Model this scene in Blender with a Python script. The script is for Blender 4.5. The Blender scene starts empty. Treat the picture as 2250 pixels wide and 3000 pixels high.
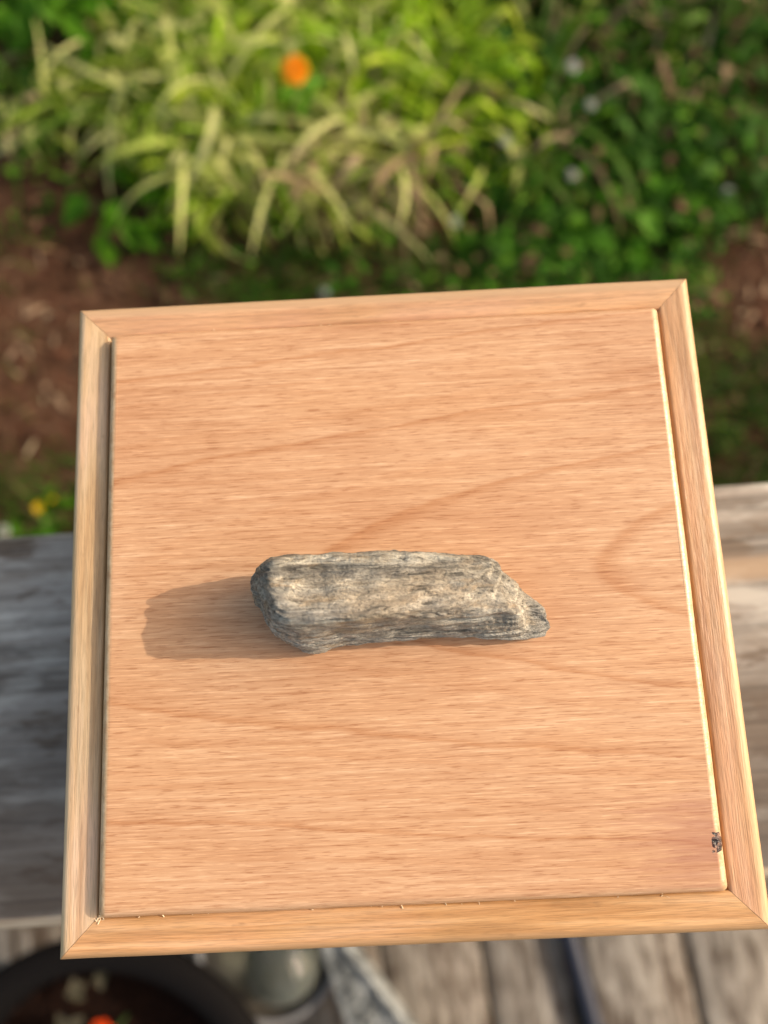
import bpy, bmesh, math, random
import numpy as np
from mathutils import Vector, Matrix, Euler, noise as mnoise

random.seed(7); rng = np.random.default_rng(7)
R = math.radians
scene = bpy.context.scene
col = scene.collection

# ------------------------------------------------------------------ camera
cam_d = bpy.data.cameras.new('camera'); cam = bpy.data.objects.new('camera', cam_d); col.objects.link(cam)
cam_d.sensor_fit = 'VERTICAL'; cam_d.sensor_height = 36.0; cam_d.lens = 27.036
cam_d.clip_start = 0.01; cam_d.clip_end = 400
rot = Matrix(((0.9986913, -0.0464057, -0.0214991), (0.0496477, 0.9805927, 0.1896657), (0.0122803, -0.1904849, 0.9816133)))
cam.matrix_world = Matrix.Translation((0.00031, -0.02028, 1.2110)) @ rot.transposed().to_4x4()
cam_d.dof.use_dof = True; cam_d.dof.focus_distance = 0.222; cam_d.dof.aperture_fstop = 5.2
scene.camera = cam

# ------------------------------------------------------------------ sky, sun, exposure
SUN_EL, SUN_AZ = R(31), R(9)          # azimuth counted from +X (right) towards +Y (away)
world = bpy.data.worlds.new('World'); scene.world = world; world.use_nodes = True
wt = world.node_tree; bg = wt.nodes['Background']
sky = wt.nodes.new('ShaderNodeTexSky'); sky.sky_type = 'NISHITA'; sky.sun_disc = False
sky.sun_elevation = SUN_EL; sky.sun_rotation = R(90) - SUN_AZ
sky.air_density = 1.0; sky.dust_density = 4.0; sky.ozone_density = 0.3
wb = wt.nodes.new('ShaderNodeMix'); wb.data_type = 'RGBA'; wb.blend_type = 'MULTIPLY'; wb.inputs[0].default_value = 1.0
wb.inputs[7].default_value = (1.0, 0.91, 0.77, 1)      # the photograph's warm white balance
wt.links.new(sky.outputs[0], wb.inputs[6]); wt.links.new(wb.outputs[2], bg.inputs[0]); bg.inputs[1].default_value = 0.15
sun_d = bpy.data.lights.new('sun', 'SUN'); sun_d.energy = 2.1; sun_d.angle = R(0.53); sun_d.color = (1.0, 0.90, 0.76)
sun = bpy.data.objects.new('sun', sun_d); col.objects.link(sun); sun.location = (4, 1, 3)
sdir = Vector((math.cos(SUN_EL)*math.cos(SUN_AZ), math.cos(SUN_EL)*math.sin(SUN_AZ), math.sin(SUN_EL)))
sun.rotation_euler = sdir.to_track_quat('Z', 'Y').to_euler()
vs = scene.view_settings; vs.view_transform = 'Standard'; vs.look = 'None'; vs.gamma = 1; vs.use_curve_mapping = False
vs.exposure = 0.73
scene.cycles.use_denoising = True

# ------------------------------------------------------------------ helpers
def tag(o, label=None, cat=None, group=None, kind=None):
    for k, v in (('label', label), ('category', cat), ('group', group), ('kind', kind)):
        if v: o[k] = v
    return o

def link(name, me, parent=None, loc=(0, 0, 0), rot=(0, 0, 0), scale=(1, 1, 1)):
    o = bpy.data.objects.new(name, me); col.objects.link(o)
    o.location = loc; o.rotation_euler = rot; o.scale = scale
    if parent: o.parent = parent
    return o

def empty(name, loc=(0, 0, 0), rz=0):
    o = bpy.data.objects.new(name, None); col.objects.link(o)
    o.location = loc; o.rotation_euler = (0, 0, rz); o.empty_display_size = 0.05
    return o

def mesh(name, verts, faces, mat, smooth=True):
    me = bpy.data.meshes.new(name); me.from_pydata([tuple(v) for v in verts], [], [tuple(f) for f in faces])
    for m in (mat if isinstance(mat, (list, tuple)) else [mat]): me.materials.append(m)
    me.update()
    if smooth: me.polygons.foreach_set('use_smooth', [True]*len(me.polygons))
    return me

def np_mesh(name, verts, quads, mats, midx=None):
    me = bpy.data.meshes.new(name)
    n, f = len(verts), len(quads)
    k = quads.shape[1]
    me.vertices.add(n); me.vertices.foreach_set('co', verts.astype(np.float32).ravel())
    me.loops.add(f*k); me.loops.foreach_set('vertex_index', quads.astype(np.int32).ravel())
    me.polygons.add(f); me.polygons.foreach_set('loop_start', np.arange(0, f*k, k, dtype=np.int32))
    for m in mats: me.materials.append(m)
    if midx is not None: me.polygons.foreach_set('material_index', midx.astype(np.int32))
    me.polygons.foreach_set('use_smooth', np.ones(f, dtype=bool))
    me.update(calc_edges=True); me.validate()
    return me

def box_bm(bm, sx, sy, sz, loc=(0, 0, 0), bev=0.0, seg=2):
    r = bmesh.ops.create_cube(bm, size=1, matrix=Matrix.Translation(loc) @ Matrix.Diagonal((sx, sy, sz, 1)))
    if bev:
        es = {e for v in r['verts'] for e in v.link_edges}
        bmesh.ops.bevel(bm, geom=list(es), offset=bev, segments=seg, affect='EDGES', profile=0.5)

def box_mesh(name, sx, sy, sz, mat, loc=(0, 0, 0), bev=0.0, seg=2):
    bm = bmesh.new(); box_bm(bm, sx, sy, sz, loc, bev, seg)
    me = bpy.data.meshes.new(name); bm.to_mesh(me); bm.free(); me.materials.append(mat)
    me.polygons.foreach_set('use_smooth', [bev > 0]*len(me.polygons))
    return me

def lathe(prof, n=48):
    vs_, fs = [], []
    for (r, z) in prof:
        for i in range(n):
            a = 2*math.pi*i/n; vs_.append((r*math.cos(a), r*math.sin(a), z))
    for j in range(len(prof)-1):
        for i in range(n):
            fs.append((j*n+i, j*n+(i+1) % n, (j+1)*n+(i+1) % n, (j+1)*n+i))
    return vs_, fs

def tube(pts, rad, n=8):
    vs_, fs = [], []
    for k, p in enumerate(pts):
        p = Vector(p); d = (Vector(pts[min(k+1, len(pts)-1)])-Vector(pts[max(k-1, 0)])).normalized()
        a = d.orthogonal().normalized() if k == 0 else (a - d*a.dot(d)).normalized()
        b = d.cross(a); r = rad[k] if isinstance(rad, (list, tuple)) else rad
        for i in range(n):
            t = 2*math.pi*i/n; vs_.append(p + a*(r*math.cos(t)) + b*(r*math.sin(t)))
    for k in range(len(pts)-1):
        for i in range(n):
            fs.append((k*n+i, k*n+(i+1) % n, (k+1)*n+(i+1) % n, (k+1)*n+i))
    fs.append(tuple(range(n))[::-1]); fs.append(tuple(range((len(pts)-1)*n, len(pts)*n)))
    return vs_, fs

# ------------------------------------------------------------------ materials
class NT:
    def __init__(s, name):
        s.m = bpy.data.materials.new(name); s.m.use_nodes = True; s.t = s.m.node_tree
        s.p = s.t.nodes['Principled BSDF']; s.out = s.t.nodes['Material Output']
    def n(s, typ, **kw):
        nd = s.t.nodes.new(typ)
        for k, v in kw.items(): setattr(nd, k, v)
        return nd
    def l(s, a, b): s.t.links.new(a, b)
    def coord(s, scale=(1, 1, 1), loc=(0, 0, 0), rot=(0, 0, 0), rand=False):
        tc = s.n('ShaderNodeTexCoord'); mp = s.n('ShaderNodeMapping')
        mp.inputs['Scale'].default_value = scale; mp.inputs['Location'].default_value = loc; mp.inputs['Rotation'].default_value = rot
        if rand:
            oi = s.n('ShaderNodeObjectInfo'); mu = s.n('ShaderNodeMath', operation='MULTIPLY'); mu.inputs[1].default_value = 37.0
            s.l(oi.outputs['Random'], mu.inputs[0]); ad = s.n('ShaderNodeVectorMath', operation='ADD')
            s.l(tc.outputs['Object'], ad.inputs[0]); s.l(mu.outputs[0], ad.inputs[1]); s.l(ad.outputs[0], mp.inputs[0])
        else: s.l(tc.outputs['Object'], mp.inputs[0])
        return mp.outputs[0]
    def noise(s, vec, scale=1, detail=4, rough=0.55, dist=0.0):
        nd = s.n('ShaderNodeTexNoise'); s.l(vec, nd.inputs['Vector'])
        nd.inputs['Scale'].default_value = scale; nd.inputs['Detail'].default_value = detail
        nd.inputs['Roughness'].default_value = rough; nd.inputs['Distortion'].default_value = dist
        return nd.outputs[0]
    def ramp(s, fac, stops, interp='LINEAR'):
        r = s.n('ShaderNodeValToRGB'); r.color_ramp.interpolation = interp; e = r.color_ramp.elements
        while len(e) < len(stops): e.new(0.5)
        for i, (p, c) in enumerate(stops):
            e[i].position = p
            e[i].color = (c, c, c, 1) if isinstance(c, (int, float)) else (*c, 1)
        s.l(fac, r.inputs[0]); return r.outputs[0]
    def mix(s, fac, a, b, mode='MIX'):
        m = s.n('ShaderNodeMix', data_type='RGBA', blend_type=mode)
        for sock, v in ((m.inputs[0], fac), (m.inputs[6], a), (m.inputs[7], b)):
            if hasattr(v, 'is_output'): s.l(v, sock)
            elif isinstance(v, (int, float)): sock.default_value = v
            else: sock.default_value = (*v, 1)
        return m.outputs[2]
    def math(s, op, a, b=0.0, c=None):
        m = s.n('ShaderNodeMath', operation=op)
        for i, v in enumerate((a, b) if c is None else (a, b, c)):
            if hasattr(v, 'is_output'): s.l(v, m.inputs[i])
            else: m.inputs[i].default_value = v
        return m.outputs[0]
    def bump(s, h, strength=0.3, dist=0.001, normal=None):
        b = s.n('ShaderNodeBump'); b.inputs['Strength'].default_value = strength; b.inputs['Distance'].default_value = dist
        s.l(h, b.inputs['Height'])
        if normal: s.l(normal, b.inputs['Normal'])
        s.l(b.outputs[0], s.p.inputs['Normal']); return b.outputs[0]
    def done(s, color=None, rough=0.5, spec=0.5):
        if color is not None:
            if hasattr(color, 'is_output'): s.l(color, s.p.inputs['Base Color'])
            else: s.p.inputs['Base Color'].default_value = (*color, 1)
        if hasattr(rough, 'is_output'): s.l(rough, s.p.inputs['Roughness'])
        else: s.p.inputs['Roughness'].default_value = rough
        s.p.inputs['Specular IOR Level'].default_value = spec
        return s.m

def plain(name, c, rough=0.5, spec=0.5, metallic=0.0):
    m = NT(name); m.p.inputs['Metallic'].default_value = metallic; return m.done(c, rough, spec)

def strip_wood(name, light, mid, dark, seed, edge=None, y0=0.0035):
    """straight grain running along local X; lengths in metres"""
    m = NT(name)
    w = m.noise(m.coord((9, 60, 60), (seed, 0, seed)), 1, 3)
    base = m.ramp(m.noise(m.coord((14, 420, 420), (seed, seed, 0)), 1, 5, 0.6, 0.4), [(0.28, dark), (0.5, mid), (0.72, light)])
    broad = m.ramp(w, [(0.35, 0.82), (0.6, 1.0)])
    c = m.mix(1.0, base, broad, 'MULTIPLY')
    hv = m.noise(m.coord((11, 45, 45), (seed, 5, 2*seed)), 1, 3)
    c = m.mix(1.0, c, m.ramp(hv, [(0.34, (0.96, 0.88, 0.76)), (0.5, (1, 1, 1)), (0.64, (1.05, 1.03, 1.16))]), 'MULTIPLY')
    fib = m.noise(m.coord((130, 2600, 2600), (0, seed, 0)), 1, 2, 0.6)
    c = m.mix(0.5, c, m.ramp(fib, [(0.35, 0.62), (0.5, 1.0), (0.68, 1.12)]), 'MULTIPLY')
    line = m.ramp(m.noise(m.coord((3.5, 160, 160), (seed*2, 1, 1)), 1, 1, 0.5, 0.2), [(0.49, 1.0), (0.515, 0.72), (0.53, 1.0)])
    c = m.mix(0.7, c, line, 'MULTIPLY')
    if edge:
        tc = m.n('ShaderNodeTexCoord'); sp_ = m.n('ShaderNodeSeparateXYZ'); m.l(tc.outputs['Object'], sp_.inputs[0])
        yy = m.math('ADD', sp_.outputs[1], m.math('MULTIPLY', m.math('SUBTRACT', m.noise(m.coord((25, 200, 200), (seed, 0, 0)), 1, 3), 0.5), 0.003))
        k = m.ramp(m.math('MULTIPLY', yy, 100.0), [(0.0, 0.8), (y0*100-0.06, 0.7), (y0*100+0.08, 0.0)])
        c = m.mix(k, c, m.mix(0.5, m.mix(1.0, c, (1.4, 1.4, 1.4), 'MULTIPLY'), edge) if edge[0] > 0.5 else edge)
    spot = m.noise(m.coord((70, 160, 160), (seed, 3, seed)), 1, 3, 0.6)
    c = m.mix(m.ramp(spot, [(0.66, 0.0), (0.74, 0.5)]), c, (0.30, 0.16, 0.07))
    m.bump(m.math('ADD', fib, m.math('MULTIPLY', spot, 1.5)), 0.3, 0.0005)
    return m.done(c, 0.38, 0.45)

def panel_wood():
    m = NT('cherry_panel_wood')
    tc = m.n('ShaderNodeTexCoord'); sx = m.n('ShaderNodeSeparateXYZ'); m.l(tc.outputs['Object'], sx.inputs[0])
    warp = m.noise(m.coord((16, 55, 55), (3, 7, 0)), 1, 4, 0.55)
    wv = m.math('MULTIPLY', m.math('SUBTRACT', warp, 0.5), 7.0)
    fine = m.noise(m.coord((60, 420, 60), (1, 2, 0)), 1, 3)
    wv = m.math('ADD', wv, m.math('MULTIPLY', m.math('SUBTRACT', fine, 0.5), 2.5))
    y = m.math('MULTIPLY', sx.outputs[1], 1000.0); x = m.math('MULTIPLY', sx.outputs[0], 1000.0)
    dy = m.math('ADD', m.math('SUBTRACT', y, 5.0), wv)
    phi = m.math('SUBTRACT', m.math('MULTIPLY', dy, dy), m.math('MULTIPLY', x, 12.0))
    t = m.math('DIVIDE', m.math('SQRT', m.math('MAXIMUM', m.math('ADD', phi, 1300.0), 0.0)), 100.0)
    A = (1, 1, 1); D = (0.80, 0.66, 0.53); E2 = (0.95, 0.90, 0.85); G = (0.985, 0.965, 0.945)
    ring = m.ramp(t, [(0.0, G), (0.215, A), (0.236, D), (0.244, A), (0.385, G), (0.402, D), (0.407, A), (0.475, E2), (0.480, A),
                      (0.575, G), (0.591, D), (0.596, A), (0.650, E2), (0.655, A), (0.735, G), (0.743, E2), (0.748, A),
                      (0.81, G), (0.821, D), (0.826, A), (0.90, E2), (0.905, A)])
    streak = m.ramp(m.noise(m.coord((9, 420, 330), (0, 0, 5), (0, 0, R(1.2))), 1, 5, 0.62, 0.1),
                    [(0.25, (0.535, 0.296, 0.160)), (0.42, (0.575, 0.330, 0.184)), (0.58, (0.603, 0.357, 0.205)), (0.75, (0.632, 0.390, 0.232))])
    fs_ = m.noise(m.coord((36, 1700, 400), (4, 0, 5), (0, 0, R(0.9))), 1, 4, 0.66, 0.1)
    streak = m.mix(0.72, streak, m.ramp(fs_, [(0.30, (0.68, 0.56, 0.46)), (0.43, (0.92, 0.88, 0.84)), (0.55, (1.0, 1.0, 1.0)), (0.68, (1.20, 1.32, 1.44))]), 'MULTIPLY')
    c = m.mix(0.85, streak, ring, 'MULTIPLY')
    tone = m.ramp(m.noise(m.coord((9, 26, 9), (2, 0, 0)), 1, 2), [(0.32, (0.90, 0.84, 0.80)), (0.5, (1, 1, 1)), (0.7, (1.0, 0.97, 0.92))])
    c = m.mix(1.0, c, tone, 'MULTIPLY')
    pore = m.noise(m.coord((170, 2500, 300), (0, 4, 0), (0, 0, R(1))), 1, 2, 0.5)
    c = m.mix(0.7, c, m.ramp(pore, [(0.34, (0.66, 0.52, 0.42)), (0.41, (0.97, 0.96, 0.95)), (0.60, (1, 1, 1)), (0.66, (1.20, 1.26, 1.32))]), 'MULTIPLY')
    # reddish burl shade round the knot at the lower right edge
    kv = m.n('ShaderNodeVectorMath', operation='DISTANCE'); m.l(m.coord((0.55, 1, 0)), kv.inputs[0]); kv.inputs[1].default_value = (0.0885*0.55, -0.0735, 0)
    kd = m.math('ADD', kv.outputs['Value'], m.math('MULTIPLY', m.math('SUBTRACT', m.noise(m.coord((60, 700, 90)), 1, 4), 0.5), 0.034))
    c = m.mix(m.ramp(kd, [(0.003, 0.6), (0.018, 0.0)]), c, (0.36, 0.15, 0.10))
    # end grain on the left and right edges is paler
    g = m.n('ShaderNodeNewGeometry'); gs = m.n('ShaderNodeSeparateXYZ'); m.l(g.outputs['Normal'], gs.inputs[0])
    en = m.math('ABSOLUTE', gs.outputs[0])
    eg = m.ramp(m.noise(m.coord((300, 260, 500)), 1, 4, 0.65), [(0.32, (0.48, 0.28, 0.14)), (0.48, (0.58, 0.39, 0.215)), (0.66, (0.69, 0.51, 0.31))])
    c = m.mix(m.ramp(en, [(0.10, 0.0), (0.24, 0.92)]), c, eg)
    grit = m.noise(m.coord((1500, 1500, 1500)), 1, 2)
    hb = m.math('ADD', m.math('MULTIPLY', pore, 0.6), m.math('MULTIPLY', m.math('MULTIPLY', grit, en), 3.0))
    m.bump(hb, 0.32, 0.0004)
    rv = m.ramp(m.noise(m.coord((22, 60, 20), (7, 7, 0)), 1, 4), [(0.3, 0.30), (0.7, 0.52)])
    return m.done(c, m.mix(m.ramp(en, [(0.1, 0.0), (0.3, 1.0)]), rv, (0.30, 0.30, 0.30)), 0.5)

def weathered(name, light, mid, dark, brown, seed, rand=False, knots=True):
    """old grey boards, grain along local X"""
    m = NT(name)
    g = m.noise(m.coord((2.6, 95, 95), (seed, 0, 0), rand=rand), 1, 6, 0.62, 0.35)
    c = m.ramp(g, [(0.28, dark), (0.48, mid), (0.70, light)])
    patch = m.noise(m.coord((5, 16, 10), (seed, 3, 0), rand=rand), 1, 4, 0.6)
    c = m.mix(m.ramp(patch, [(0.50, 0.0), (0.66, 0.75)]), c, brown)
    p2 = m.noise(m.coord((9, 30, 10), (seed, 9, 2), rand=rand), 1, 3, 0.6)
    c = m.mix(m.ramp(p2, [(0.35, 0.6), (0.5, 0.0)]), c, m.mix(0.5, dark, brown))
    fl = m.noise(m.coord((20, 75, 40), (2, seed, 0), rand=rand), 1, 5, 0.65)
    c = m.mix(m.ramp(fl, [(0.52, 0.0), (0.63, 0.55)]), c, m.mix(0.6, c, tuple(min(0.85, k*1.9) for k in light)))
    c = m.mix(m.ramp(fl, [(0.38, 0.92), (0.45, 0.0)]), c, m.mix(0.5, dark, brown))
    f = m.noise(m.coord((14, 420, 420), (0, seed, 0), rand=rand), 1, 4, 0.65)
    c = m.mix(0.8, c, m.ramp(f, [(0.32, 0.42), (0.5, 1.0), (0.7, 1.15)]), 'MULTIPLY')
    m.bump(m.math('ADD', g, m.math('MULTIPLY', f, 0.4)), 0.6, 0.0015)
    return m, c

def leaf_mat(name, stops, trans=0.35, rough=0.45, scale=40):
    m = NT(name)
    oi = m.n('ShaderNodeObjectInfo')
    nz = m.noise(m.coord((scale, scale, scale), rand=True), 1, 2)
    f = m.math('ADD', m.math('MULTIPLY', oi.outputs['Random'], 0.72), m.math('MULTIPLY', nz, 0.28))
    c = m.ramp(f, stops)
    m.done(c, rough, 0.18)
    tr = m.n('ShaderNodeBsdfTranslucent'); m.l(c, tr.inputs[0])
    mx = m.n('ShaderNodeMixShader'); mx.inputs[0].default_value = trans
    m.l(m.p.outputs[0], mx.inputs[1]); m.l(tr.outputs[0], mx.inputs[2]); m.l(mx.outputs[0], m.out.inputs[0])
    return m.m

# ------------------------------------------------------------------ large structure: ground, flower bed
GZ = -0.20
def soil_h(x, y):
    return 0.02*mnoise.noise(Vector((x*2.2, y*2.2, 0))) + 0.012*mnoise.noise(Vector((x*9, y*9, 3)))

m = NT('lawn_ground')
c = m.ramp(m.noise(m.coord((3, 3, 3)), 1, 6, 0.65), [(0.3, (0.018, 0.030, 0.010)), (0.55, (0.035, 0.062, 0.014)), (0.75, (0.075, 0.075, 0.030))])
m.bump(m.noise(m.coord((60, 60, 60)), 1, 4), 0.8, 0.02)
M_lawn = m.done(c, 0.9, 0.1)
me = mesh('ground', [(-60, -60, GZ-0.06), (60, -60, GZ-0.06), (60, 60, GZ-0.06), (-60, 60, GZ-0.06)], [(0, 1, 2, 3)], M_lawn, False)
tag(link('ground', me), kind='structure')

m = NT('garden_soil')
c = m.ramp(m.noise(m.coord((26, 26, 26)), 1, 6, 0.7), [(0.30, (0.030, 0.015, 0.008)), (0.5, (0.085, 0.041, 0.023)), (0.68, (0.145, 0.078, 0.047)), (0.8, (0.20, 0.125, 0.075))])
m.bump(m.noise(m.coord((70, 70, 70)), 1, 5, 0.7), 0.9, 0.012)
M_soil = m.done(c, 0.95, 0.1)
NX, NY = 110, 80
xs = np.linspace(-3.2, 3.2, NX); ys = np.linspace(0.10, 4.2, NY)
vv = [(x, y, GZ + soil_h(x, y) - 0.05*max(0, (abs(x)-2.6)/0.6)**2 - 0.05*max(0, (y-3.6)/0.6)**2) for y in ys for x in xs]
ff = [(j*NX+i, j*NX+i+1, (j+1)*NX+i+1, (j+1)*NX+i) for j in range(NY-1) for i in range(NX-1)]
tag(link('flower_bed_soil', mesh('flower_bed_soil', vv, ff, M_soil)), kind='structure')

# deck boards run away from the railing
m, c = weathered('weathered_deck_board', (0.41, 0.365, 0.31), (0.27, 0.232, 0.19), (0.085, 0.062, 0.044), (0.085, 0.053, 0.033), 2.0, rand=True)
M_deck = m.done(c, 0.8, 0.25)
deck = empty('deck', (0, 0, 0)); tag(deck, kind='structure')
DA = R(-90+6.4); pitch = 0.1449
board_me = box_mesh('deck_board', 2.4, 0.1375, 0.036, M_deck, bev=0.004)
ux, uy = math.cos(DA), math.sin(DA)             # along the boards, towards the viewer
px_, py_ = -uy, ux                              # across, to the right
x0, y0 = 0.0235, -0.4310                        # middle of the board left of the second gap
for k in range(-13, 14):
    cx, cy = x0 + k*pitch*px_, y0 + k*pitch*py_
    s0 = (0.02 - cy)/uy                          # start at the railing line
    mid = s0 + 1.2
    nar = k == 1                                 # one narrower board; the wide gap on its right stands in for hose shadow
    if nar: cx, cy = cx-0.0125*px_, cy-0.0125*py_
    link('deck_board', board_me, deck, (cx+ux*mid, cy+uy*mid, -0.018 - 0.002*((k*7) % 3)/3), (0, 0, DA), (1, 0.815 if nar else 1, 1))
M_joist = plain('dark_joist', (0.07, 0.05, 0.038), 0.9, 0.2)
for yy in (-0.10, -0.5, -0.9, -1.3, -1.7, -2.1):
    link('joist', box_mesh('joist', 4.1, 0.04, 0.11, M_joist), deck, (-0.1, yy, -0.097))
tag(deck, kind='structure')

# railing: cap board, posts, bottom rail and balusters
m, c = weathered('weathered_rail_cap', (0.47, 0.44, 0.40), (0.30, 0.272, 0.238), (0.12, 0.100, 0.083), (0.20, 0.145, 0.098), 5.0)
# darker wood towards the front edge of the board, and one long brown stain on the right
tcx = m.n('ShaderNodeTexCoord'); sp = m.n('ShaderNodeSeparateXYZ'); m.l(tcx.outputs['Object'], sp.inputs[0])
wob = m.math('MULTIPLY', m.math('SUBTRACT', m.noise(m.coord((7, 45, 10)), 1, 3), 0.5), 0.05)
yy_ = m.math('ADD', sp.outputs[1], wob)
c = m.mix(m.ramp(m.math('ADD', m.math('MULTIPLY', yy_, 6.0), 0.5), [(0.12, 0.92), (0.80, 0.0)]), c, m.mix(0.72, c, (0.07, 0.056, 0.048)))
fe = m.math('LESS_THAN', sp.outputs[1], -0.0805)  # pale colour painted here stands in for light caught by the front edge
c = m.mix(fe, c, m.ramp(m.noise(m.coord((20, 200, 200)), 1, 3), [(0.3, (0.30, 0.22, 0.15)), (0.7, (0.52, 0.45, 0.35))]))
st = m.math('ABSOLUTE', m.math('SUBTRACT', m.math('ADD', sp.outputs[1], m.math('MULTIPLY', wob, 0.12)), 0.046))
band = m.math('MULTIPLY', m.ramp(st, [(0.0, 0.8), (0.0042, 0.7), (0.0062, 0.0)]), m.ramp(sp.outputs[0], [(0.02, 0.0), (0.10, 1.0)]))
c = m.mix(band, c, (0.36, 0.25, 0.155))
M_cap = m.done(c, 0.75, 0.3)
m, c = weathered('weathered_rail_post', (0.42, 0.39, 0.36), (0.30, 0.27, 0.24), (0.15, 0.12, 0.10), (0.17, 0.12, 0.08), 8.0)
M_post = m.done(c, 0.8, 0.25)
rail = empty('deck_railing', (0, -0.036, 0), R(1.3))
tag(rail, 'weathered grey wooden deck railing whose flat cap board carries the wooden box', 'railing')
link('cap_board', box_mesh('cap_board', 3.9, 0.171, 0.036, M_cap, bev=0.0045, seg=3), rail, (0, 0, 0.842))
for x in (-1.55, 1.55):
    link('post', box_mesh('post', 0.824, 0.088, 0.088, M_post, bev=0.003), rail, (x, 0.0, 0.412), (0, R(90), 0))
link('top_rail', box_mesh('top_rail', 3.0, 0.036, 0.086, M_post, bev=0.003), rail, (0, 0.0, 0.7805))
link('bottom_rail', box_mesh('bottom_rail', 3.0, 0.036, 0.07, M_post, bev=0.003), rail, (0, 0, 0.115))
bal = box_mesh('baluster', 0.5875, 0.034, 0.034, M_post, bev=0.002)
for i in range(22):
    link('baluster', bal, rail, (-1.41+i*0.1343, 0, 0.4438), (0, R(90), 0))

# ------------------------------------------------------------------ the wooden box
ZL, ZR = 0.975, 0.86
W2, D2 = 0.1013, 0.0997
FW, FT = 0.0112, 0.012
box = empty('wooden_box', (0, 0, ZR))
tag(box, 'square tan wooden box with raised lid panel and mitred frame standing on the grey railing', 'box')
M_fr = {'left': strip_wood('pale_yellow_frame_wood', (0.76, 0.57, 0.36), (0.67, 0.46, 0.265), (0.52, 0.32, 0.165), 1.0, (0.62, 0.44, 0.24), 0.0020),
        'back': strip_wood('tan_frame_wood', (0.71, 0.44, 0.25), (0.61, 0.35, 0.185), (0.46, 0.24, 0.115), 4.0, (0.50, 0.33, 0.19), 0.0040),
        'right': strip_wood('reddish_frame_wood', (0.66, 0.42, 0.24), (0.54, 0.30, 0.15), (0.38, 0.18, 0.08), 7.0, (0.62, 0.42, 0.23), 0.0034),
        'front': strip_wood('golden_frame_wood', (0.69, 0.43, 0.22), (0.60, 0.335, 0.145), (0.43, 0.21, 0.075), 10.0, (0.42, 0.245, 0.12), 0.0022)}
M_side = strip_wood('box_side_wood', (0.68, 0.42, 0.22), (0.58, 0.33, 0.16), (0.42, 0.22, 0.10), 13.0)

def frame_member(L, mat, seed):
    """outer face along -Y side, local X along the strip, mitred at 45 degrees; rounded outer and inner top edges"""
    ro, ri = 0.0030, 0.0010
    prof = [(0.0, -FT), (0.0, -ro)]
    prof += [(ro-ro*math.cos(a), -ro+ro*math.sin(a)) for a in np.linspace(0.2, math.pi/2, 7)]
    prof += [(ro+0.0004, 0.0), (FW-ri-0.0004, 0.0)]
    prof += [(FW-ri+ri*math.sin(a), -ri+ri*math.cos(a)) for a in np.linspace(0, math.pi/2, 4)]
    prof += [(FW, -FT)]
    N = 40; vs_, fs = [], []
    for k in range(N+1):
        u = k/N
        for (o, z) in prof:
            half = L/2 - o - 0.00007
            wav = 0.00012*mnoise.noise(Vector((u*9, seed, o*200)))
            vs_.append(((2*u-1)*half, o + (wav if 0 < k < N else 0), z + wav*0.6))
    n = len(prof)
    for k in range(N):
        for i in range(n):
            fs.append((k*n+i, (k+1)*n+i, (k+1)*n+(i+1) % n, k*n+(i+1) % n))
    e0 = len(vs_); vs_ += vs_[:n] + vs_[N*n:N*n+n]
    fs.append(tuple(range(e0, e0+n))); fs.append(tuple(reversed(range(e0+n, e0+2*n))))
    me = mesh('frame_strip', vs_, fs, mat)
    for p in me.polygons[-2:]: p.use_smooth = False
    return me
zt = ZL - ZR
for nm, L, loc, rz, lab in (('front', 2*W2, (0, -D2, zt), 0, 'golden front frame strip'), ('right', 2*D2, (W2, 0, zt), 90, 'reddish brown right frame strip'),
                       ('back', 2*W2, (0, D2, zt), 180, 'orange tan back frame strip'), ('left', 2*D2, (-W2, 0, zt), 270, 'pale yellow left frame strip')):
    o = link('frame_strip', frame_member(L, M_fr[nm], rz*0.1), box, loc, (0, 0, R(rz))); o['label'] = lab

# raised panel with a rounded-over edge, corners softened
def rounded_panel(hx, hy, zb, zt_, r):
    rc = 0.0016
    def ring(ins, z):
        pts = []
        for (cx, cy, a0) in ((hx, hy, 0), (-hx, hy, 90), (-hx, -hy, 180), (hx, -hy, 270)):
            sx, sy = math.copysign(1, cx), math.copysign(1, cy)
            rr = max(rc - ins*0.15, 0.0005)
            ox, oy = cx - sx*(ins+rr), cy - sy*(ins+rr)
            nxt = {0: ((hx, hy), (-hx, hy)), 90: ((-hx, hy), (-hx, -hy)), 180: ((-hx, -hy), (hx, -hy)), 270: ((hx, -hy), (hx, hy))}[a0]
            for a in np.linspace(a0, a0+90, 5):
                pts.append((ox+rr*math.cos(R(a)), oy+rr*math.sin(R(a)), z))
            for t in np.linspace(0.1, 0.9, 15):     # subdivide the straight side so it can wander slightly
                (ax, ay), (bx, by) = nxt
                qx, qy = ax+(bx-ax)*t, ay+(by-ay)*t
                if a0 in (0, 180): qy -= math.copysign(ins, qy)
                else: qx -= math.copysign(ins, qx)
                wv = 0.00018*mnoise.noise(Vector((qx*45, qy*45, 1.7)))
                pts.append((qx+wv, qy+wv, z + 0.5*wv))
        return pts
    rings = [ring(0, zb), ring(0, zt_-r)]
    rings += [ring(r-r*math.cos(a), zt_-r+r*math.sin(a)) for a in np.linspace(0.22, math.pi/2, 8)]
    vs_ = [p for rg in rings for p in rg]; n = len(rings[0]); fs = []
    for k in range(len(rings)-1):
        for i in range(n): fs.append((k*n+i, k*n+(i+1) % n, (k+1)*n+(i+1) % n, (k+1)*n+i))
    fs.append(tuple(range((len(rings)-1)*n, len(rings)*n)))
    fs.append(tuple(reversed(range(n))))
    return vs_, fs
PT = 0.0042
vs_, fs = rounded_panel(0.0888, 0.0879, -0.007, PT, 0.0028)
me = mesh('lid_panel', vs_, fs, panel_wood())
for p in me.polygons[-2:]: p.use_smooth = False
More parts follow.
